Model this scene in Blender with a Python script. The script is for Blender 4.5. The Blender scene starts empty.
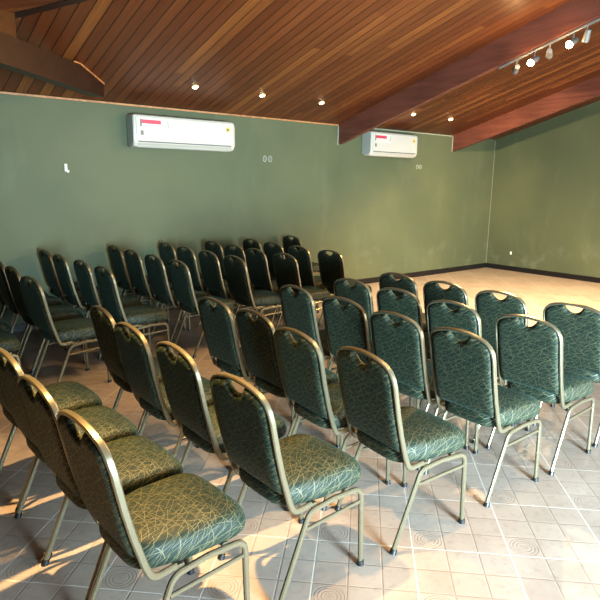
import bpy, bmesh, math, random
from mathutils import Vector, Matrix

random.seed(7)
COL = bpy.context.scene.collection
SC = bpy.context.scene

# ------------------------------------------------------------------ room numbers
YW = 6.772          # long green wall
XW = 10.357         # far green wall
ZW = 2.54           # height of the long wall at the eaves
T = 0.285           # roof pitch (rise per metre)
RIDGE = 2.0         # y of the ridge
YN = -3.0           # open (window) side of the room
XB = -1.8           # back end of the room
HIPX = -0.13        # eaves corner of the hip

def roof_z(y):
    return ZW + T * (YW - y) if y >= RIDGE else ZW + T * (YW - RIDGE) - T * (RIDGE - y)

# ------------------------------------------------------------------ materials
def new_mat(name):
    m = bpy.data.materials.new(name); m.use_nodes = True
    nt = m.node_tree
    for n in list(nt.nodes): nt.nodes.remove(n)
    out = nt.nodes.new('ShaderNodeOutputMaterial')
    b = nt.nodes.new('ShaderNodeBsdfPrincipled')
    nt.links.new(b.outputs[0], out.inputs[0])
    return m, nt, b

class NT:
    """small helper for writing node math"""
    def __init__(s, nt): s.nt = nt
    def n(s, t, **kw):
        x = s.nt.nodes.new(t)
        for k, v in kw.items(): setattr(x, k, v)
        return x
    def put(s, sock, v):
        if hasattr(v, 'links') or hasattr(v, 'is_linked'): s.nt.links.new(v, sock)
        else: sock.default_value = v
    def math(s, op, a, b=None, c=None, clamp=False):
        x = s.n('ShaderNodeMath', operation=op); x.use_clamp = clamp
        s.put(x.inputs[0], a)
        if b is not None: s.put(x.inputs[1], b)
        if c is not None: s.put(x.inputs[2], c)
        return x.outputs[0]
    def sstep(s, v, lo, hi, a=0.0, b=1.0):
        x = s.n('ShaderNodeMapRange', interpolation_type='SMOOTHSTEP')
        s.put(x.inputs['Value'], v); x.inputs['From Min'].default_value = lo; x.inputs['From Max'].default_value = hi
        x.inputs['To Min'].default_value = a; x.inputs['To Max'].default_value = b
        return x.outputs[0]
    def mix(s, f, a, b, blend='MIX'):
        x = s.n('ShaderNodeMix', data_type='RGBA', blend_type=blend)
        s.put(x.inputs[0], f); s.put(x.inputs[6], a); s.put(x.inputs[7], b)
        return x.outputs[2]
    def coord(s, which='Object'): return s.n('ShaderNodeTexCoord').outputs[which]
    def sep(s, v):
        x = s.n('ShaderNodeSeparateXYZ'); s.put(x.inputs[0], v); return x.outputs
    def comb(s, x_, y_, z_=0.0):
        x = s.n('ShaderNodeCombineXYZ'); s.put(x.inputs[0], x_); s.put(x.inputs[1], y_); s.put(x.inputs[2], z_); return x.outputs[0]
    def noise(s, v, scale, detail=3.0, rough=.5, dim='3D'):
        x = s.n('ShaderNodeTexNoise', noise_dimensions=dim)
        s.put(x.inputs['Vector'], v); x.inputs['Scale'].default_value = scale
        x.inputs['Detail'].default_value = detail; x.inputs['Roughness'].default_value = rough
        return x.outputs
    def white(s, v):
        x = s.n('ShaderNodeTexWhiteNoise', noise_dimensions='3D'); s.put(x.inputs['Vector'], v); return x.outputs
    def mapping(s, v, loc=(0,0,0), rot=(0,0,0), scale=(1,1,1)):
        x = s.n('ShaderNodeMapping'); s.put(x.inputs[0], v)
        x.inputs['Location'].default_value = loc; x.inputs['Rotation'].default_value = rot; x.inputs['Scale'].default_value = scale
        return x.outputs[0]
    def bump(s, h, strength, dist, bsdf):
        x = s.n('ShaderNodeBump'); x.inputs['Strength'].default_value = strength; x.inputs['Distance'].default_value = dist
        s.put(x.inputs['Height'], h); s.nt.links.new(x.outputs[0], bsdf.inputs['Normal'])

def rgba(c): return (c[0], c[1], c[2], 1.0)

def plain(name, col, rough=.5, metal=0.0, var=.06, scale=30.0, spec=.5):
    m, nt, b = new_mat(name); h = NT(nt)
    nz = h.noise(h.coord(), scale, 2.0)[0]
    lo = rgba([c * (1 - var) for c in col]); hi = rgba([min(1, c * (1 + var)) for c in col])
    h.put(b.inputs['Base Color'], h.mix(nz, lo, hi))
    b.inputs['Roughness'].default_value = rough; b.inputs['Metallic'].default_value = metal
    b.inputs['Specular IOR Level'].default_value = spec
    return m

def emitter(name, col, strength):
    m, nt, b = new_mat(name)
    b.inputs['Base Color'].default_value = rgba(col)
    b.inputs['Emission Color'].default_value = rgba(col)
    b.inputs['Emission Strength'].default_value = strength
    return m

def wall_paint(name):
    m, nt, b = new_mat(name); h = NT(nt); c = h.coord()
    n1 = h.noise(c, .55, 3.0, .6)[0]
    n2 = h.noise(h.mapping(c, scale=(1, 1, .35)), 2.6, 4.0, .6)[0]
    col = h.mix(h.sstep(n1, .38, .64), rgba((.069, .083, .048)), rgba((.086, .098, .055)))
    col = h.mix(h.sstep(n2, .54, .70, 0, .2), col, rgba((.116, .135, .088)))
    # rubbed, paler marks low on the wall
    z = h.sep(c)[2]
    lowm = h.math('MULTIPLY', h.sstep(z, .1, 1.0, 1, 0), h.sstep(h.noise(c, 3.1, 5.0, .65)[0],   .52, .66, 0, .28))
    col = h.mix(lowm, col, rgba((.15, .175, .135)))
    h.put(b.inputs['Base Color'], col)
    b.inputs['Roughness'].default_value = .62
    b.inputs['Specular IOR Level'].default_value = .35
    h.bump(h.noise(c, 90.0, 2.0)[0], .08, .002, b)
    return m

def planks(name, axis, width=.115):
    """varnished tongue-and-groove boards; axis = coordinate across the boards"""
    m, nt, b = new_mat(name); h = NT(nt); c = h.coord(); s = h.sep(c)
    across, along = (s[0], s[1]) if axis == 'x' else (s[1], s[0])
    u = h.math('DIVIDE', across, width)
    idx = h.math('FLOOR', u); fr = h.math('SUBTRACT', u, idx)
    off = h.white(h.comb(idx, 3.7, 0.0))[0]
    seg = h.math('FLOOR', h.math('ADD', h.math('DIVIDE', along, 2.7), h.math('MULTIPLY', off, 9.0)))
    rnd = h.white(h.comb(idx, seg, 1.3))[0]
    rnd2 = h.white(h.comb(idx, seg, 8.1))[0]
    col = h.mix(rnd, rgba((.100, .029, .0105)), rgba((.160, .052, .018)))
    col = h.mix(h.sstep(rnd2, .86, .97, 0, .6), col, rgba((.27, .105, .03)))
    col = h.mix(h.sstep(rnd2, .0, .2, .4, 0), col, rgba((.07, .022, .008)))
    grain = h.noise(h.comb(h.math('MULTIPLY', across, 42.0), h.math('MULTIPLY', along, 1.6), idx), 1.0, 4.0, .6)[0]
    col = h.mix(h.sstep(grain, .35, .7, .38, 0), col, rgba((.045, .014, .005)))
    edge = h.math('MINIMUM', fr, h.math('SUBTRACT', 1.0, fr))
    groove = h.sstep(edge, .02, .06, 1, 0)
    col = h.mix(h.math('MULTIPLY', groove, .9), col, rgba((.012, .004, .002)))
    h.put(b.inputs['Base Color'], col)
    b.inputs['Roughness'].default_value = .42
    b.inputs['Specular IOR Level'].default_value = .4
    h.bump(h.math('SUBTRACT', 1.0, groove), .5, .006, b)
    return m

def timber(name, base=(.145, .050, .032), dark=(.09, .03, .02), rough=.45):
    m, nt, b = new_mat(name); h = NT(nt); c = h.coord()
    g = h.noise(h.mapping(c, scale=(18, 1.4, 18)), 1.0, 5.0, .62)[0]
    g2 = h.noise(c, 1.3, 2.0)[0]
    col = h.mix(h.sstep(g, .33, .68), rgba(dark), rgba(base))
    col = h.mix(h.sstep(g2, .4, .7, 0, .4), col, rgba([x * 1.3 for x in base]))
    h.put(b.inputs['Base Color'], col); b.inputs['Roughness'].default_value = rough
    h.bump(g, .12, .003, b)
    return m

def floor_tiles(name, tile=.444, ox=1.927, oy=1.529):
    m, nt, b = new_mat(name); h = NT(nt); c = h.coord(); s = h.sep(c)
    k = math.sqrt(.5) / tile
    dx = h.math('SUBTRACT', s[0], ox); dy = h.math('SUBTRACT', s[1], oy)
    u = h.math('MULTIPLY', h.math('SUBTRACT', dx, dy), k)
    v = h.math('MULTIPLY', h.math('ADD', dx, dy), k)
    def cell(x):
        i = h.math('FLOOR', x); f = h.math('SUBTRACT', x, i); return i, f, h.math('MINIMUM', f, h.math('SUBTRACT', 1.0, f))
    iu, fu, eu = cell(u); iv, fv, ev = cell(v)
    u3 = h.math('MULTIPLY', u, 3.0); v3 = h.math('MULTIPLY', v, 3.0)
    ju, gu, e3u = cell(u3); jv, gv, e3v = cell(v3)
    main = h.sstep(h.math('MINIMUM', eu, ev), .006, .014, 1, 0)
    sub = h.sstep(h.math('MINIMUM', e3u, e3v), .008, .035, 1, 0)
    # clay, with each small square and each tile a little different and cloudy stains; the mottled colour also imitates soft chair shadows
    rt = h.white(h.comb(iu, iv, 0.0))[0]; rs = h.white(h.comb(ju, jv, 5.0))[0]
    blot = h.noise(c, 2.2, 5.0, .62)[0]; fine = h.noise(c, 26.0, 4.0, .6)[0]
    col = h.mix(h.math('ADD', h.math('MULTIPLY', rs, .55), h.math('MULTIPLY', rt, .45)), rgba((.315, .257, .222)), rgba((.395, .332, .288)))
    col = h.mix(h.sstep(blot, .42, .66, 0, .55), col, rgba((.44, .378, .335)))
    col = h.mix(h.sstep(fine, .5, .75, 0, .35), col, rgba((.21, .165, .135)))
    # round pressed medallion in one corner square of every tile
    inner = h.math('MULTIPLY', h.math('LESS_THAN', fu, 1 / 3), h.math('LESS_THAN', fv, 1 / 3))
    ru = h.math('SUBTRACT', gu, .5); rv = h.math('SUBTRACT', gv, .5)
    r = h.math('SQRT', h.math('ADD', h.math('MULTIPLY', ru, ru), h.math('MULTIPLY', rv, rv)))
    ring = h.math('SINE', h.math('MULTIPLY', r, 62.0))
    ang = h.math('ARCTAN2', rv, ru)
    petal = h.math('SINE', h.math('MULTIPLY', ang, 10.0))
    pat = h.mix(h.sstep(r, .17, .19), h.math('MULTIPLY', petal, h.math('SINE', h.math('MULTIPLY', r, 40.0))), ring)
    med = h.math('MULTIPLY', h.math('MULTIPLY', inner, h.sstep(r, .43, .46, 1, 0)), h.sstep(pat, .1, .7))
    col = h.mix(h.math('MULTIPLY', med, .36), col, rgba((.17, .125, .10)))
    col = h.mix(h.math('MULTIPLY', sub, .42), col, rgba((.20, .155, .125)))
    col = h.mix(h.math('MULTIPLY', main, .75), col, rgba((.55, .51, .47)))
    h.put(b.inputs['Base Color'], col)
    h.put(b.inputs['Roughness'], h.sstep(fine, .3, .7, .30, .46))
    b.inputs['Specular IOR Level'].default_value = .5
    hgt = h.math('SUBTRACT', h.math('SUBTRACT', 1.0, h.math('MULTIPLY', sub, .6)), h.math('MULTIPLY', med, .5))
    h.bump(hgt, .35, .003, b)
    return m

def fabric(name):
    """dark green cloth with fine crossing gold strokes"""
    m, nt, b = new_mat(name); h = NT(nt); c = h.coord(); s = h.sep(c)
    run = h.math('SUBTRACT', s[2], s[0])                     # unfolds seat and back into one sheet
    L, W = .085, .038
    side = h.math('MULTIPLY_ADD', s[2], .9, s[1])
    lines = None
    for i in range(7):
        th = i * math.pi / 7 + .21 * math.sin(i * 5.0)
        ct, sn = math.cos(th), math.sin(th)
        u = h.math('ADD', h.math('MULTIPLY_ADD', side, ct / L, .37 * i + 20), h.math('MULTIPLY', run, sn / L))
        v = h.math('ADD', h.math('MULTIPLY_ADD', side, -sn / W, .53 * i + 20), h.math('MULTIPLY', run, ct / W))
        iv = h.math('FLOOR', v); u = h.math('MULTIPLY_ADD', iv, .37, u)
        iu = h.math('FLOOR', u)
        fu = h.math('SUBTRACT', h.math('SUBTRACT', u, iu), .5); fv = h.math('SUBTRACT', h.math('SUBTRACT', v, iv), .5)
        w = h.white(h.comb(iu, iv, i * 2.7))
        rc = h.n('ShaderNodeSeparateColor'); nt.links.new(w[1], rc.inputs[0]); rc = rc.outputs
        slope = h.math('MULTIPLY_ADD', rc[0], 1.1, -.55); offs = h.math('MULTIPLY_ADD', rc[1], .5, -.25)
        bend = h.math('MULTIPLY', h.math('MULTIPLY', fu, fu), h.math('MULTIPLY_ADD', rc[2], .4, -.2))
        d = h.math('ABSOLUTE', h.math('SUBTRACT', fv, h.math('ADD', h.math('MULTIPLY_ADD', slope, fu, offs), bend)))
        l = h.math('MULTIPLY', h.sstep(d, .008, .034, 1, 0), h.sstep(rc[2], .12, .5, .25, 1))
        lines = l if lines is None else h.math('MAXIMUM', lines, l)
    weave = h.noise(c, 320.0, 1.0)[0]
    base = h.mix(weave, rgba((.0035, .0095, .0072)), rgba((.009, .023, .0175)))
    col = h.mix(h.math('MULTIPLY', lines, .72), base, rgba((.145, .13, .07)))
    h.put(b.inputs['Base Color'], col)
    h.put(b.inputs['Roughness'], h.math('SUBTRACT', .62, h.math('MULTIPLY', lines, .14)))
    b.inputs['Specular IOR Level'].default_value = .28
    b.inputs['Sheen Weight'].default_value = .05
    b.inputs['Sheen Roughness'].default_value = .4
    b.inputs['Sheen Tint'].default_value = (.35, .80, .72, 1)
    h.bump(h.math('ADD', h.math('MULTIPLY', weave, .3), h.math('MULTIPLY', lines, .6)), .3, .0012, b)
    return m

M = dict(
    wall=wall_paint('green_wall_paint'),
    plank=planks('roof_boards', 'x'), plank_y=planks('hip_boards', 'y'),
    beam=timber('dark_red_beam'), beam_light=timber('pale_wood_trim', (.42, .19, .075), (.25, .10, .04)),
    tie=timber('brown_tie_beam', (.026, .009, .005), (.013, .005, .003)),
    post=timber('orange_lit_wood', (.060, .020, .005), (.035, .011, .003)),  # orange cast of the lit wood put into its colour
    floor=floor_tiles('clay_tiles'),
    base=plain('black_skirting', (.008, .008, .009), .35, var=.2),
    fabric=fabric('scribble_cloth'),
    frame=plain('champagne_metal', (.165, .145, .098), .34, .6, .05, 60.0),
    black=plain('black_plastic', (.012, .012, .013), .45, var=.15),
    white=plain('white_plastic', (.43, .415, .37), .35, var=.02, scale=6.0),
    grey=plain('grey_plastic', (.33, .335, .31), .45, var=.03, scale=6.0),
    slot=plain('shade_and_badge_grey', (.12, .12, .12), .6),  # grey painted for the shade in slots and holes; also the badge centre
    red=plain('red_print', (.42, .045, .085), .5), ink=plain('grey_print', (.13, .13, .13), .5), paper=plain('sticker_paper', (.50, .49, .46), .5, var=.01),
    gold=plain('gold_print', (.62, .40, .08), .4), pinkp=plain('pale_red_print', (.42, .26, .25), .5),
    caulk=plain('white_filler', (.26, .27, .21), .7), steel=plain('track_grey', (.16, .16, .16), .4, .4),
    bulb=emitter('warm_bulb', (1.0, .80, .45), 60.0), spot=emitter('downlight_bulb', (1.0, .86, .62), 22.0),
    socket=plain('pale_wall_box', (.22, .24, .17), .6), cream=plain('cream_plastic', (.80, .80, .70), .5),
)

# ------------------------------------------------------------------ mesh helpers
def obj(name, bm, mat, parent=None, smooth=False, angle=None):
    bmesh.ops.recalc_face_normals(bm, faces=bm.faces[:])
    me = bpy.data.meshes.new(name); bm.to_mesh(me); bm.free()
    me.materials.append(mat)
    if smooth:
        for p in me.polygons: p.use_smooth = True
        if angle is not None:
            try: me.set_sharp_from_angle(angle=angle)
            except Exception: pass
    o = bpy.data.objects.new(name, me); COL.objects.link(o)
    if parent is not None: o.parent = parent
    return o

def struct(name, bm, mat, **kw):
    o = obj(name, bm, mat, **kw); o['kind'] = 'structure'; return o

def tag(o, label, cat, group=None):
    o['label'] = label; o['category'] = cat
    if group: o['group'] = group
    return o

def empty(name, label, cat, loc=(0, 0, 0), rz=0.0, group=None):
    o = bpy.data.objects.new(name, None); COL.objects.link(o)
    o.location = loc; o.rotation_euler = (0, 0, rz); o.empty_display_size = .1
    return tag(o, label, cat, group)

def add_box(bm, lo, hi, bevel=0.0):
    c = [(a + b) / 2 for a, b in zip(lo, hi)]; s = [b - a for a, b in zip(lo, hi)]
    r = bmesh.ops.create_cube(bm, size=1.0, matrix=Matrix.Translation(c) @ Matrix.Diagonal((s[0], s[1], s[2], 1)))
    if bevel:
        es = list({e for v in r['verts'] for e in v.link_edges})
        bmesh.ops.bevel(bm, geom=es, offset=bevel, segments=2, affect='EDGES', profile=.5)
    return bm

def box(lo, hi, bevel=0.0): return add_box(bmesh.new(), lo, hi, bevel)

def add_prism(bm, pts_a, pts_b):
    """two matching outlines joined by side faces"""
    a = [bm.verts.new(p) for p in pts_a]; b = [bm.verts.new(p) for p in pts_b]; n = len(a)
    bm.faces.new(a[::-1]); bm.faces.new(b)
    for i in range(n): bm.faces.new((a[i], a[(i + 1) % n], b[(i + 1) % n], b[i]))
    return bm

def add_cyl(bm, p0, p1, r0, r1=None, seg=16):
    r1 = r0 if r1 is None else r1
    p0, p1 = Vector(p0), Vector(p1); d = (p1 - p0).normalized()
    x = d.orthogonal().normalized(); y = d.cross(x)
    ra = [p0 + (x * math.cos(2 * math.pi * i / seg) + y * math.sin(2 * math.pi * i / seg)) * r0 for i in range(seg)]
    rb = [p1 + (x * math.cos(2 * math.pi * i / seg) + y * math.sin(2 * math.pi * i / seg)) * r1 for i in range(seg)]
    return add_prism(bm, ra, rb)

def fillet(pts, radii, n=6):
    """round the corners of a polyline"""
    out = [Vector(pts[0])]
    for i in range(1, len(pts) - 1):
        p, a, b = Vector(pts[i]), Vector(pts[i - 1]), Vector(pts[i + 1]); r = radii[i]
        if not r: out.append(p); continue
        da, db = (a - p).normalized(), (b - p).normalized(); h = da.angle(db) / 2
        t = min(r / math.tan(h), (a - p).length * .49, (b - p).length * .49)
        s, e = p + da * t, p + db * t
        for k in range(n + 1):
            q = k / n; out.append(s * (1 - q) ** 2 + p * 2 * q * (1 - q) + e * q * q)
    out.append(Vector(pts[-1])); return out

def sweep(path, nrm, w, t, bm=None, ch=.28):
    """chamfered rectangular tube along a path; w is the size along the carried normal"""
    bm = bm or bmesh.new(); path = [Vector(p) for p in path]; N = Vector(nrm); rings = []
    for i, p in enumerate(path):
        tg = (path[min(i + 1, len(path) - 1)] - path[max(i - 1, 0)]).normalized()
        N = (N - tg * N.dot(tg)).normalized(); B = tg.cross(N)
        a, b = w / 2, t / 2; c = ch * min(w, t)
        prof = [(a - c, b), (a, b - c), (a, -b + c), (a - c, -b), (-a + c, -b), (-a, -b + c), (-a, b - c), (-a + c, b)]
        rings.append([bm.verts.new(p + N * q + B * r) for q, r in prof])
    for r0, r1 in zip(rings, rings[1:]):
        for k in range(8): bm.faces.new((r0[k], r0[(k + 1) % 8], r1[(k + 1) % 8], r1[k]))
    bm.faces.new(rings[0][::-1]); bm.faces.new(rings[-1]); return bm

# ------------------------------------------------------------------ setting
bm = bmesh.new()
add_box(bm, (XB, YN, -.1), (XW + .15, YW + .15, 0)); struct('floor', bm, M['floor'])
bm = bmesh.new()
add_prism(bm, [(XB, YW, 0), (XW + .15, YW, 0), (XW + .15, YW, ZW), (XB, YW, ZW)], [(XB, YW + .15, 0), (XW + .15, YW + .15, 0), (XW + .15, YW + .15, ZW + .0), (XB, YW + .15, ZW)])
struct('wall_left', bm, M['wall'])
prof = [(YN, 0), (YW, 0), (YW, roof_z(YW)), (RIDGE, roof_z(RIDGE)), (YN, roof_z(YN))]
struct('wall_front', add_prism(bmesh.new(), [(XW, y, z) for y, z in prof], [(XW + .15, y, z) for y, z in prof]), M['wall'])
zb = ZW + T * (XB - HIPX)
struct('wall_back', box((XB - .15, YN, 0), (XB, YW + .15, zb)), M['wall'])

def roof(name, poly, mat):
    return struct(name, add_prism(bmesh.new(), poly, [(x, y, z + .06) for x, y, z in poly]), mat)
rx = HIPX + (YW - RIDGE); zr = roof_z(RIDGE)
roof('ceiling', [(HIPX, YW, ZW), (rx, RIDGE, zr), (XW + .15, RIDGE, zr), (XW + .15, YW, ZW)], M['plank'])
e = .15
roof('ceiling.001', [(HIPX - .0, YW, ZW), (rx, RIDGE, zr), (rx - (RIDGE - YN), YN, roof_z(YN)), (XB - e, YN, ZW + T * (XB - e - HIPX)), (XB - e, YW, ZW + T * (XB - e - HIPX))], M['plank_y'])
roof('ceiling.002', [(rx, RIDGE, zr), (XW + .15, RIDGE, zr), (XW + .15, YN, roof_z(YN)), (rx - (RIDGE - YN), YN, roof_z(YN))], M['plank'])

# black skirting
struct('baseboard_left', box((XB, YW - .014, 0), (XW, YW, .092), .003), M['base'])
struct('baseboard_front', box((XW - .014, YN, 0), (XW, YW - .014, .092), .003), M['base'])

# sloping beams that run down to the long wall
def slope_beam(name, x0, x1, depth):
    ys = [(YW - .001, 1), (RIDGE, 1), (RIDGE, 0), (YW - .001, 0)]
    pts = [(y, roof_z(y) - (depth if k else -.005)) for y, k in ys]
    return struct(name, add_prism(bmesh.new(), [(x0, y, z) for y, z in pts], [(x1, y, z) for y, z in pts]), M['beam'])
slope_beam('trim_1', 6.17, 6.245, .295)
slope_beam('trim_2', 9.0, 9.075, .285)

# diagonal tie beam across the corner, its end cut to the roof slope, with a pale edging strip
d45 = Vector((math.sqrt(.5), math.sqrt(.5), 0)); s45 = Vector((math.sqrt(.5), -math.sqrt(.5), 0))
A0 = Vector((2.032, 5.97, 0))
def tie_pt(s, z): p = A0 + d45 * s; return Vector((p.x, p.y, z))
def roof_s(s, dz=0.0): p = A0 + d45 * s; return roof_z(p.y) + dz
end = .505
outline = [tie_pt(-2.6, 2.525), tie_pt(end, 2.525), tie_pt(end, roof_s(end) - .004), tie_pt(0, roof_s(0) - .004), tie_pt(-.12, 2.755), tie_pt(-2.6, 2.755)]
struct('trim_3', add_prism(bmesh.new(), outline, [p - s45 * .12 for p in outline]), M['tie'])
o2 = [tie_pt(-.13, 2.752), tie_pt(-.01, roof_s(0) - .012), tie_pt(end, roof_s(end) - .016), tie_pt(end, roof_s(end) - .001), tie_pt(0, roof_s(0) - .001), tie_pt(-.13, 2.766)]
struct('trim_4', add_prism(bmesh.new(), [p + s45 * .012 for p in o2], [p + s45 * .001 for p in o2]), M['beam_light'])
# hip rafter and short post
h0 = Vector((HIPX + .25, YW - .25, 0))
def hip_pt(s, off, dz): p = Vector((HIPX, YW, 0)) + s45 * s + d45 * off; return Vector((p.x, p.y, ZW + T * s * math.sqrt(.5) + dz))
ol = [(-.07, .02), (.03, .02), (.03, -.022), (-.07, -.022)]
struct('trim_5', add_prism(bmesh.new(), [hip_pt(1.9, a, b) for a, b in ol], [hip_pt(6.6, a, b) for a, b in ol]), M['tie'])
pa, pb = tie_pt(-1.55, 0), tie_pt(-1.03, 0)
pp = [pa - s45 * .01, pb - s45 * .01, pb - s45 * .11, pa - s45 * .11]
struct('trim_6', add_prism(bmesh.new(), [Vector((p.x, p.y, 2.755)) for p in pp], [Vector((p.x, p.y, 3.02)) for p in pp]), M['post'])
# pale wood strip along the top of the long wall and filler lines where roof, beams and walls meet
struct('trim_7', box((XB, YW - .010, ZW - .024), (6.16, YW, ZW - .006)), M['beam_light'])
bm = bmesh.new()
add_box(bm, (6.345, YW - .006, ZW - .022), (8.995, YW, ZW - .008))
add_box(bm, (6.150, YW - .006, 2.235), (6.168, YW, ZW - .03)); add_box(bm, (8.982, YW - .006, 2.245), (8.998, YW, ZW - .01))
add_box(bm, (XW - .006, YW - .006, .093), (XW - .001, YW - .001, ZW - .03))
struct('trim_8', bm, M['caulk'])

# ------------------------------------------------------------------ chair
ZX = [(.392, -.172), (.45, -.19), (.565, -.224), (.672, -.250), (.786, -.272), (.85, -.287), (.90, -.295), (.94, -.300)]
def back_x(z):
    for (z0, x0), (z1, x1) in zip(ZX, ZX[1:]):
        if z <= z1: return x0 + (x1 - x0) * (z - z0) / (z1 - z0)
    return ZX[-1][1]
TOP = [(.203, .800), (.199, .838), (.184, .868), (.158, .889), (.12, .902), (.07, .912), (.0, .917)]   # (y, z) of the frame's crown
def crown_z(y):
    y = abs(y)
    for (y0, z0), (y1, z1) in zip(TOP[1:], TOP[2:]):
        if y >= y1: return z0 + (z1 - z0) * (min(y, y0) - y0) / (y1 - y0)
    return TOP[-1][1]

def back_frame_bm():
    side = [(-.075, .196, .397), (-.165, .199, .391), (-.190, .200, .45), (-.224, .201, .565), (-.250, .202, .672), (-.271, .203, .776)]
    left = fillet(side, [0, .05, .3, .3, .3, 0], 5)
    arch = [Vector((back_x(z), y, z)) for y, z in TOP]
    half = left + arch
    path = half + [Vector((p.x, -p.y, p.z)) for p in half[-2::-1]]
    return sweep(path, (0, 0, 1), .0255, .016)

def backrest_bm():
    bm = bmesh.new(); nu, nv = 36, 22; z0 = .468
    def half_w(z): return .194 if z < .8 else .192
    def ztop(y):
        z = crown_z(y) - .004
        a = abs(y)
        if a < .062:
            z = min(z, .906 - .046 * (math.cos(a / .062 * math.pi / 2)) ** .6)
        return z
    grid = {}
    for side in (0, 1):
        for i in range(nu + 1):
            u = -1 + 2 * i / nu; u = math.copysign(abs(u) ** .9, u); y = u * .193
            zt = ztop(y) if abs(u) < .985 else .835
            for j in range(nv + 1):
                v = j / nv; z = z0 + (zt - z0) * v
                yy = y * (1 - .06 * max(0, 1 - v / .18) ** 2)
                eu = min(1, (1 - abs(u)) / .22); ev = min(1, min(v / .07, (1 - v) / .10))
                puff = math.sqrt(max(0, 1 - (1 - eu) ** 2)) * math.sqrt(max(0, 1 - (1 - ev) ** 2))
                lum = 1 + .25 * math.exp(-((v - .25) / .2) ** 2)
                x = back_x(z) + ((.008 + .013 * puff * lum) if side else -(.006 + .017 * puff * lum))
                if (i in (0, nu) or j in (0, nv)): x = back_x(z) + (.004 if side else -.004)
                grid[side, i, j] = bm.verts.new((x, yy, z))
    for side in (0, 1):
        for i in range(nu):
            for j in range(nv):
                bm.faces.new([grid[side, i + a, j + b] for a, b in ((0, 0), (1, 0), (1, 1), (0, 1))])
    def rim(seq):
        for (i, j), (k, l) in zip(seq, seq[1:]):
            bm.faces.new((grid[0, i, j], grid[0, k, l], grid[1, k, l], grid[1, i, j]))
    rim([(i, 0) for i in range(nu + 1)]); rim([(i, nv) for i in range(nu + 1)])
    rim([(0, j) for j in range(nv + 1)]); rim([(nu, j) for j in range(nv + 1)])
    return bm

def seat_bm():
    # plan outline: narrow rounded rear, wide rounded front
    pts = [Vector((-.214, 0, 0)), Vector((-.210, .166, 0)), Vector((-.02, .207, 0)), Vector((.239, .214, 0)), Vector((.250, 0, 0))]
    h = fillet(pts, [0, .11, .2, .10, 0], 8)
    h2 = []
    for a, b in zip(h, h[1:]):
        n = max(1, int((b - a).length / .03))
        h2 += [a.lerp(b, k / n) for k in range(n)]
    h2.append(h[-1])
    ring = h2 + [Vector((p.x, -p.y, 0)) for p in h2[-2:0:-1]]
    c = Vector((.01, 0, 0))
    layers = [(.90, .4045), (.955, .405), (.982, .411), (.997, .424), (1.0, .441), (.992, .458), (.972, .473), (.938, .486), (.88, .496), (.77, .503), (.55, .509), (.28, .512), (.08, .513)]
    bm = bmesh.new(); rings = []
    for s, z in layers:
        rr = []
        for p in ring:
            q = c + (p - c) * s
            dip = -.012 * max(0, (q.x - .12) / .13) ** 2 if z > .45 else 0       # waterfall front edge
            rr.append(bm.verts.new((q.x, q.y, z + dip)))
        rings.append(rr)
    n = len(ring)
    for r0, r1 in zip(rings, rings[1:]):
        for k in range(n): bm.faces.new((r0[k], r0[(k + 1) % n], r1[(k + 1) % n], r1[k]))
    bm.faces.new(rings[0][::-1]); bm.faces.new(rings[-1]); return bm

LW, LT = .0235, .018
def rear_leg_bm(s):
    path = fillet([(-.250, s * .212, .012), (-.094, s * .207, .372), (.04, s * .205, .384)], [0, .06, 0], 8)
    return sweep(path, (1, 0, 0), LW, LT)
def front_leg_bm(s):
    path = fillet([(.04, s * .205, .384), (.200, s * .206, .377), (.212, s * .207, .012)], [0, .05, 0], 8)
    return sweep(path, (0, 0, 1), LW, LT)
def glide_bm(x, y, slant):
    bm = bmesh.new(); add_cyl(bm, (x, y, 0), (x + slant * .022, y, .022), .0165, .0150, 12); return bm

def make_chair():
    t = empty('banquet_chair', '', 'chair')
    f = M['frame']
    obj('seat', seat_bm(), M['fabric'], t, True)
    obj('backrest', backrest_bm(), M['fabric'], t, True, math.radians(70))
    obj('back_frame', back_frame_bm(), f, t, True, math.radians(35))
    for s in (-1, 1):
        l = obj('leg', rear_leg_bm(s), f, t, True, math.radians(35)); g = obj('rubber_foot', glide_bm(-.252, s * .212, .4), M['black'], l, True, math.radians(40))
        l = obj('leg', front_leg_bm(s), f, t, True, math.radians(35)); g = obj('rubber_foot', glide_bm(.2125, s * .207, 0), M['black'], l, True, math.radians(40))
        obj('side_brace', sweep([(-.110, s * .207, .303), (.199, s * .206, .316)], (0, 0, 1), .016, .013), f, t)
        b = bmesh.new(); add_box(b, (-.060, s * .180 - .008, .362), (-.042, s * .180 + .008, .380), .003); add_box(b, (-.056, s * .180 - .005, .375), (-.046, s * .180 + .005, .406))
        obj('stacking_bumper', b, M['black'], t)
    for x in (-.06, .12):
        obj('crossbar', sweep([(x, -.2, .391), (x, .2, .391)], (1, 0, 0), .028, .016), f, t)
    return t

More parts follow.
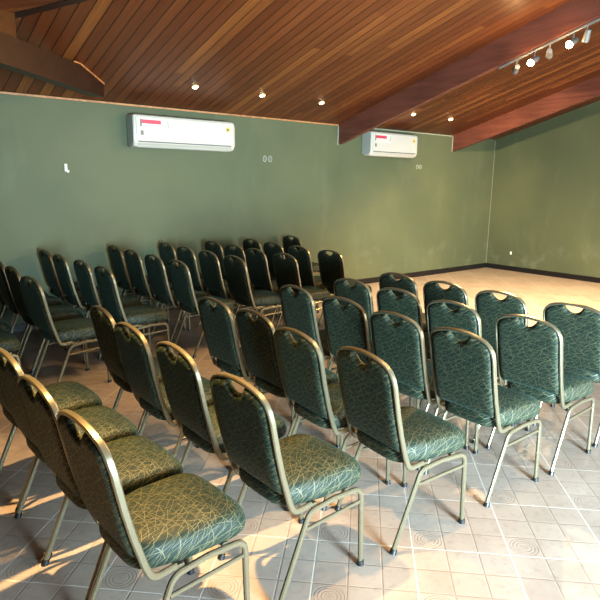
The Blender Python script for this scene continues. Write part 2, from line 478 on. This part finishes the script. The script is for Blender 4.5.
SPOTS = {
    ('n', 1): {1: (0.827, 1.788, 0.054), 2: (0.81, 2.247, 0.054), 3: (0.808, 2.71, 0.058), 4: (.805, 3.19, .04)},
    ('n', 2): {1: (1.435, 1.8, 0.012), 2: (1.449, 2.352, -0.018), 3: (1.434, 2.844, 0.002), 4: (1.467, 3.333, -0.03)},
    ('n', 3): {1: (2.091, 1.743, -0.1), 2: (2.071, 2.225, -0.062), 3: (2.149, 2.726, -0.039), 4: (2.144, 3.189, -0.007)},
    ('n', 4): {1: (2.769, 1.726, -0.044), 2: (2.79, 2.208, -0.021), 3: (2.849, 2.725, -0.003), 4: (2.863, 3.234, -0.055)},
    ('n', 5): {1: (3.359, 1.699, -0.009), 2: (3.351, 2.223, -0.004), 3: (3.405, 2.742, -0.003), 4: (3.416, 3.237, 0.007)},
    ('n', 6): {1: (3.943, 1.713, -0.009), 2: (3.93, 2.239, -0.02), 3: (3.939, 2.737, -0.001), 4: (3.952, 3.239, 0.002)},
    ('f', 0): {1: (.745, 4.72, 0.02), 2: (.80, 5.25, .01)},
    ('f', 1): {1: (1.415, 4.76, 0.10), 2: (1.435, 5.40, 0.03), 3: (1.44, 5.95, .0), 4: (1.44, 6.48, 0.0)},
    ('f', 2): {1: (2.075, 4.969, 0.017), 2: (2.051, 5.474, 0.021), 3: (2.009, 5.997, 0.004), 4: (2.009, 6.512, -0.005)},
    ('f', 3): {1: (2.797, 4.977, -0.007), 2: (2.783, 5.491, 0.009), 3: (2.773, 6.006, 0.002), 4: (2.777, 6.512, -0.013)},
    ('f', 4): {1: (3.422, 4.967, -0.006), 2: (3.415, 5.484, -0.011), 3: (3.411, 6.0, -0.009), 4: (3.418, 6.504, -0.007)},
    ('f', 5): {1: (3.984, 4.862, 0.01), 2: (3.972, 5.386, -0.019), 3: (3.996, 5.88, 0.006), 4: (4.004, 6.385, -0.003)},
    ('f', 6): {1: (4.595, 4.821, 0.006), 2: (4.568, 5.35, -0.007), 3: (4.564, 5.864, -0.003), 4: (4.577, 6.364, -0.002)},
    ('f', 7): {4: (5.321, 6.458, -0.001)},
}
NEAR_ROW = {1: 'rearmost row', 2: 'second row from back', 3: 'third row from back', 4: 'third row from front', 5: 'second row from front', 6: 'frontmost row'}
NEAR_SEAT = {1: 'outer end seat', 2: 'second seat from outer end', 3: 'second seat from aisle', 4: 'aisle seat'}
FAR_ROW = {0: 'row cut by photo edge', 1: 'second row from back', 2: 'third row from back', 3: 'fourth row from back', 4: 'fourth row from front', 5: 'third row from front', 6: 'second row from front'}
FAR_SEAT = {1: 'aisle seat', 2: 'second seat from aisle', 3: 'second seat from wall', 4: 'wall seat'}

def dup(root):
    r = root.copy(); COL.objects.link(r)
    for ch in list(root.children):
        c = ch.copy(); COL.objects.link(c); c.parent = r
        for gch in ch.children:
            d = gch.copy(); COL.objects.link(d); d.parent = c
    return r

proto = make_chair(); first = True
for (blk, row), seats in SPOTS.items():
    for k, (x, y, a) in seats.items():
        o = proto if first else dup(proto); first = False
        o.location = (x, y, 0); o.rotation_euler = (0, 0, a)
        if blk == 'n':
            lab = 'green patterned chair, near block, %s, %s' % (NEAR_ROW[row], NEAR_SEAT[k])
        elif row == 7:
            lab = 'lone green patterned chair at front of far block, against the green wall'
        else:
            lab = 'green chair, far block, %s, %s' % (FAR_ROW[row], FAR_SEAT[k])
        o['label'] = lab; o['group'] = 'green banquet chairs set out in rows'

# ------------------------------------------------------------------ air conditioners
def make_ac(x0, x1, z0, z1, label):
    d = .205; t = empty('air_conditioner', label, 'air conditioner', ((x0 + x1) / 2, YW, z0), 0, 'wall air conditioners')
    w = (x1 - x0) / 2; H = z1 - z0
    prof = [(0, .03), (0, H), (-d * .80, H), (-d * .93, H - .012), (-d, H - .045), (-d, .075), (-d * .965, .045), (-d * .84, .012), (-d * .66, .0), (-.03, .0)]
    def outline(x, inset=0.0):
        cy, cz = -d / 2, H / 2
        return [(x, cy + (y - cy) * (1 - inset), cz + (z - cz) * (1 - inset)) for y, z in prof]
    bm = bmesh.new()
    xs = [(-w, .10), (-w + .006, .04), (-w + .025, 0), (w - .05, 0), (w - .02, .05), (w, .20)]
    rings = [[bm.verts.new(p) for p in outline(x, i)] for x, i in xs]; n = len(prof)
    for r in rings:                                           # keep the back flat on the wall
        for v in r:
            if v.co.y > -.03: v.co.y = -.001 if v.co.y > -.02 else v.co.y
    for a, b in zip(rings, rings[1:]):
        for k in range(n): bm.faces.new((a[k], a[(k + 1) % n], b[(k + 1) % n], b[k]))
    bm.faces.new(rings[0]); bm.faces.new(rings[-1][::-1])
    obj('housing', bm, M['white'], t, True, math.radians(28))
    obj('end_cap', add_prism(bmesh.new(), outline(-w - .004, .13), outline(-w + .004, .11)), M['grey'], t)
    obj('front_panel', box((-w + .03, -d - .007, .074), (w - .045, -d + .004, H - .030), .004), M['white'], t)
    # air flap in the curved lower front
    a, b = Vector((0, -d * .975, .050)), Vector((0, -d * .74, .006)); nn = Vector((0, -.6, -.5)).normalized() * .007
    fl = [a + nn, b + nn, b - nn * .4, a - nn * .4]
    f = obj('air_flap', add_prism(bmesh.new(), [(-w + .05, p.y, p.z) for p in fl], [(w - .07, p.y, p.z) for p in fl]), M['white'], t)
    obj('air_slot', box((-w + .05, -d - .0015, .058), (w - .07, -d + .01, .072)), M['slot'], f)
    g = bmesh.new(); m = 7
    for i in range(m):
        cx = -w + .12 + (2 * w - .26) * i / (m - 1); add_box(g, (cx - .045, -d * .80, H - .004), (cx + .045, -d * .35, H + .0015))
    obj('top_grille', g, M['slot'], t)
    y = -d - .008
    st = obj('energy_sticker', box((-w + .085, y - .0005, H - .165), (-w + .44, y + .002, H - .042)), M['paper'], t)
    obj('sticker_print', box((-w + .09, y - .0012, H - .105), (-w + .335, y, H - .060)), M['red'], st)
    ln = bmesh.new()
    for i, (a, b) in enumerate([(.10, .36), (.10, .30), (.10, .37)]): add_box(ln, (-w + a, y - .0011, H - .122 - i * .015), (-w + b, y, H - .118 - i * .015))
    obj('sticker_print', ln, M['pinkp'], st)
    bl = bmesh.new()
    for a, b, c, e in [(.075, .095, .14, .055), (.42, .43, .14, .06), (.395, .402, .14, .11)]: add_box(bl, (-w + a, y - .0013, H - c), (-w + b, y, H - e))
    obj('sticker_print', bl, M['ink'], st)
    obj('small_sticker', box((-w + .078, y - .0008, H - .235), (-w + .115, y + .002, H - .185)), M['ink'], t)
    bd = obj('round_badge', add_cyl(bmesh.new(), (w - .12, y + .002, H - .105), (w - .12, y - .001, H - .105), .034, None, 24), M['gold'], t)
    obj('badge_centre', add_cyl(bmesh.new(), (w - .125, y, H - .108), (w - .125, y - .002, H - .108), .018, None, 20), M['slot'], bd)
    return t
make_ac(2.805, 4.185, 2.042, 2.415, 'long white wall air conditioner left of the sloping beam')
make_ac(6.68, 7.80, 2.092, 2.465, 'shorter white wall air conditioner between the two sloping beams')

# ------------------------------------------------------------------ lights: fittings
DL = [3.38, 4.31, 5.28, 7.15, 8.08]
DLN = ['first from the left, above the long air conditioner', 'second from left, just past the long air conditioner', 'third from left, before the big beam',
       'left of the pair between the two beams', 'right of the pair between the two beams']
nrm = Vector((0, -T, -1)).normalized()
for x, nm in zip(DL, DLN):
    yy = 6.15; p = Vector((x, yy, roof_z(yy)))
    t = empty('recessed_spotlight', 'small round glowing ceiling spotlight, ' + nm, 'ceiling light', p, 0, 'recessed ceiling spotlights')
    obj('trim_ring', add_cyl(bmesh.new(), (0, 0, 0), nrm * .008, .045, .040, 20), M['gold'], t)
    obj('bulb', add_cyl(bmesh.new(), nrm * .004, nrm * .016, .034, .026, 20), M['spot'], t)

def lamp(name, kind, loc, energy, col, target=None, **kw):
    l = bpy.data.lights.new(name, kind); l.energy = energy; l.color = col
    for k, v in kw.items(): setattr(l, k, v)
    o = bpy.data.objects.new(name, l); COL.objects.link(o); o.location = loc
    if target is not None:
        o.rotation_euler = (Vector(target) - Vector(loc)).to_track_quat('-Z', 'Y').to_euler()
    return o

WARM = (1.0, .64, .27)
for x in DL:
    lamp('spotlight_lamp', 'SPOT', (x, 6.15, roof_z(6.15) - .05), 9.0, (1.0, .80, .52), (x, 6.15, 0), spot_size=math.radians(95), spot_blend=.8, shadow_soft_size=.03)

tr = empty('track_light', 'grey track light with five lamp heads under the big sloping beam', 'track light', (6.215, 3.6, roof_z(3.6) - .295))
def tr_pt(y, dz=0.0, dx=0.0): return Vector((dx, y - 3.6, T * (3.6 - y) + dz))
obj('rail', sweep([tr_pt(4.09, -.016), tr_pt(2.93, -.016)], (0, 0, 1), .030, .034), M['steel'], tr)
HEADS = [(3.87, (3.2, 2.9, -1.05), 0), (3.66, (-.86, .10, -.50), 1), (3.49, (4.06, 2.2, -1.15), 0), (3.24, (-.85, .12, -.50), 1), (3.10, (1.2, 1.4, -3.0), 2)]
for y, d, lit in HEADS:
    d = Vector(d).normalized(); p = tr_pt(y, -.120)
    b = bmesh.new(); add_cyl(b, tr_pt(y, -.02), p, .008, None, 8)
    add_cyl(b, p - d * .060, p + d * .058, .028, .038, 20)
    hd = obj('lamp_head', b, M['steel'] if not lit else M['steel'], tr, True, math.radians(40))
    b = bmesh.new()
    if lit == 1: bmesh.ops.create_uvsphere(b, u_segments=16, v_segments=10, radius=.036, matrix=Matrix.Translation(p + d * .062))
    else: add_cyl(b, p + d * .054, p + d * .058, .030, .028, 20)
    obj('bulb', b, M['bulb'] if lit == 1 else M['spot'], hd, True)
    w0 = Vector(tr.location) + p + d * .17
    en, sz, cl = {0: (620.0, 42, (1.0, .74, .42)), 1: (420.0, 95, WARM), 2: (1800.0, 105, (1.0, .70, .38))}[lit]
    lamp('track_lamp', 'SPOT', w0, en, cl, w0 + d, spot_size=math.radians(sz), spot_blend=.8, shadow_soft_size=.035)
    if lit == 1: lamp('bulb_spill', 'POINT', Vector(tr.location) + p + d * .125, 9.0, (1.0, .62, .25), shadow_soft_size=.03)
for loc, tgt, en, sz in (((2.2, 1.7, 2.98), (.6, 2.2, 0), 330.0, 100), ((.95, 2.6, 2.80), (.35, 2.1, 0), 1050.0, 84), ((3.1, .9, 3.3), (2.3, 2.6, 0), 150.0, 66), ((2.6, 3.0, 3.2), (1.6, 5.0, 0), 150.0, 70), ((7.9, 2.1, 3.6), (7.9, 3.6, 0), 2000.0, 96)):  # unseen overhead spots added for warm light; the last evens the far floor
    lamp('added_warm_spot', 'SPOT', loc, en, WARM if loc[0] < 7 else (1.0, .70, .38), tgt, spot_size=math.radians(sz), spot_blend=1.0, shadow_soft_size=.04)

# daylight from the glazed side of the room (behind the photographer's right shoulder), with an added fill
def area(name, loc, target, sx, sy, energy, col):
    o = lamp(name, 'AREA', loc, energy, col, target); o.data.shape = 'RECTANGLE'; o.data.size = sx; o.data.size_y = sy; return o
area('daylight_fill', (2.0, -2.2, .80), (2.4, 6.0, .75), 2.8, 1.4, 230.0, (.68, .86, 1.0))
area('daylight_fill', (1.3, -2.4, .85), (3.6, 1.8, .6), 1.2, 1.2, 700.0, (.66, .90, 1.0)).data.spread = math.radians(110)  # unseen cool fill added to brighten the chair backs
area('daylight_fill', (7.0, YN + .05, 1.45), (7.0, 6.0, .9), 4.0, 2.3, 600.0, (1.0, .90, .74))
w = bpy.data.worlds.new('world'); SC.world = w; w.use_nodes = True
w.node_tree.nodes['Background'].inputs[0].default_value = (.80, .88, 1.0, 1); w.node_tree.nodes['Background'].inputs[1].default_value = .35

# ------------------------------------------------------------------ small fittings on the walls
b = bmesh.new(); add_box(b, (-.022, -.014, -.040), (.006, 0, .042), .004); add_box(b, (.002, -.010, -.052), (.026, 0, -.026), .004)
tag(obj('switch_plate', b, M['cream']), 'broken cream wall fitting high on green wall, left of the long air conditioner', 'wall fitting').location = (2.085, YW, 1.79)
def wall_box(loc, label, s=1.0):
    t = empty('junction_box', label, 'junction box', loc)
    b = bmesh.new()
    for cx in (-.075, .075):
        for i in range(20):
            a0, a1 = 2 * math.pi * i / 20, 2 * math.pi * (i + 1) / 20
            q = [(cx * s + r * s * math.cos(a), -y, r * s * math.sin(a) * 1.25) for a in (a0, a1) for r in (.040, .058) for y in (-.006, .010)]
            v = [b.verts.new(p) for p in q]
            for f in ((0, 1, 3, 2), (4, 6, 7, 5), (1, 5, 7, 3), (0, 2, 6, 4), (0, 4, 5, 1), (2, 3, 7, 6)): b.faces.new([v[k] for k in f])
    bmesh.ops.remove_doubles(b, verts=b.verts[:], dist=1e-5)
    obj('rim', b, M['socket'], t)
    b = bmesh.new()
    for cx in (-.075, .075): add_cyl(b, (cx * s, .006, 0), (cx * s, -.004, 0), .039 * s, None, 20)
    obj('hole', b, M['slot'], t)
    return t
wall_box((4.83, YW, 1.98), 'pair of open round wall boxes between the two air conditioners', .62)
wall_box((8.08, YW, 1.955), 'pair of small open wall boxes right below the shorter air conditioner', .55)
b = bmesh.new(); add_box(b, (-.010, -.016, -.028), (0, .016, .028), .003)
tag(obj('wall_outlet', b, M['cream']), 'small pale outlet low on the far green wall near the corner', 'wall outlet').location = (XW, 6.23, .35)

# ------------------------------------------------------------------ camera
F, PITCH, ROLL, YAW, HC = 575.79953, .20135, -.01322, .67818, 1.66226
right = Vector((math.cos(YAW), -math.sin(YAW), 0)); fwd = Vector((math.sin(YAW), math.cos(YAW), 0)); up = Vector((0, 0, 1))
fw = fwd * math.cos(PITCH) - up * math.sin(PITCH); uu = up * math.cos(PITCH) + fwd * math.sin(PITCH)
r2 = right * math.cos(ROLL) - uu * math.sin(ROLL); u2 = uu * math.cos(ROLL) + right * math.sin(ROLL)
cam = bpy.data.cameras.new('camera'); co = bpy.data.objects.new('camera', cam); COL.objects.link(co)
cam.sensor_width = 36.0; cam.lens = F / 600 * 36.0; cam.clip_start = .02
co.matrix_world = Matrix(((r2.x, u2.x, -fw.x, 0), (r2.y, u2.y, -fw.y, 0), (r2.z, u2.z, -fw.z, HC), (0, 0, 0, 1)))
SC.camera = co
SC.view_settings.view_transform = 'Standard'
SC.view_settings.look = 'Medium High Contrast'
SC.view_settings.exposure = -0.32
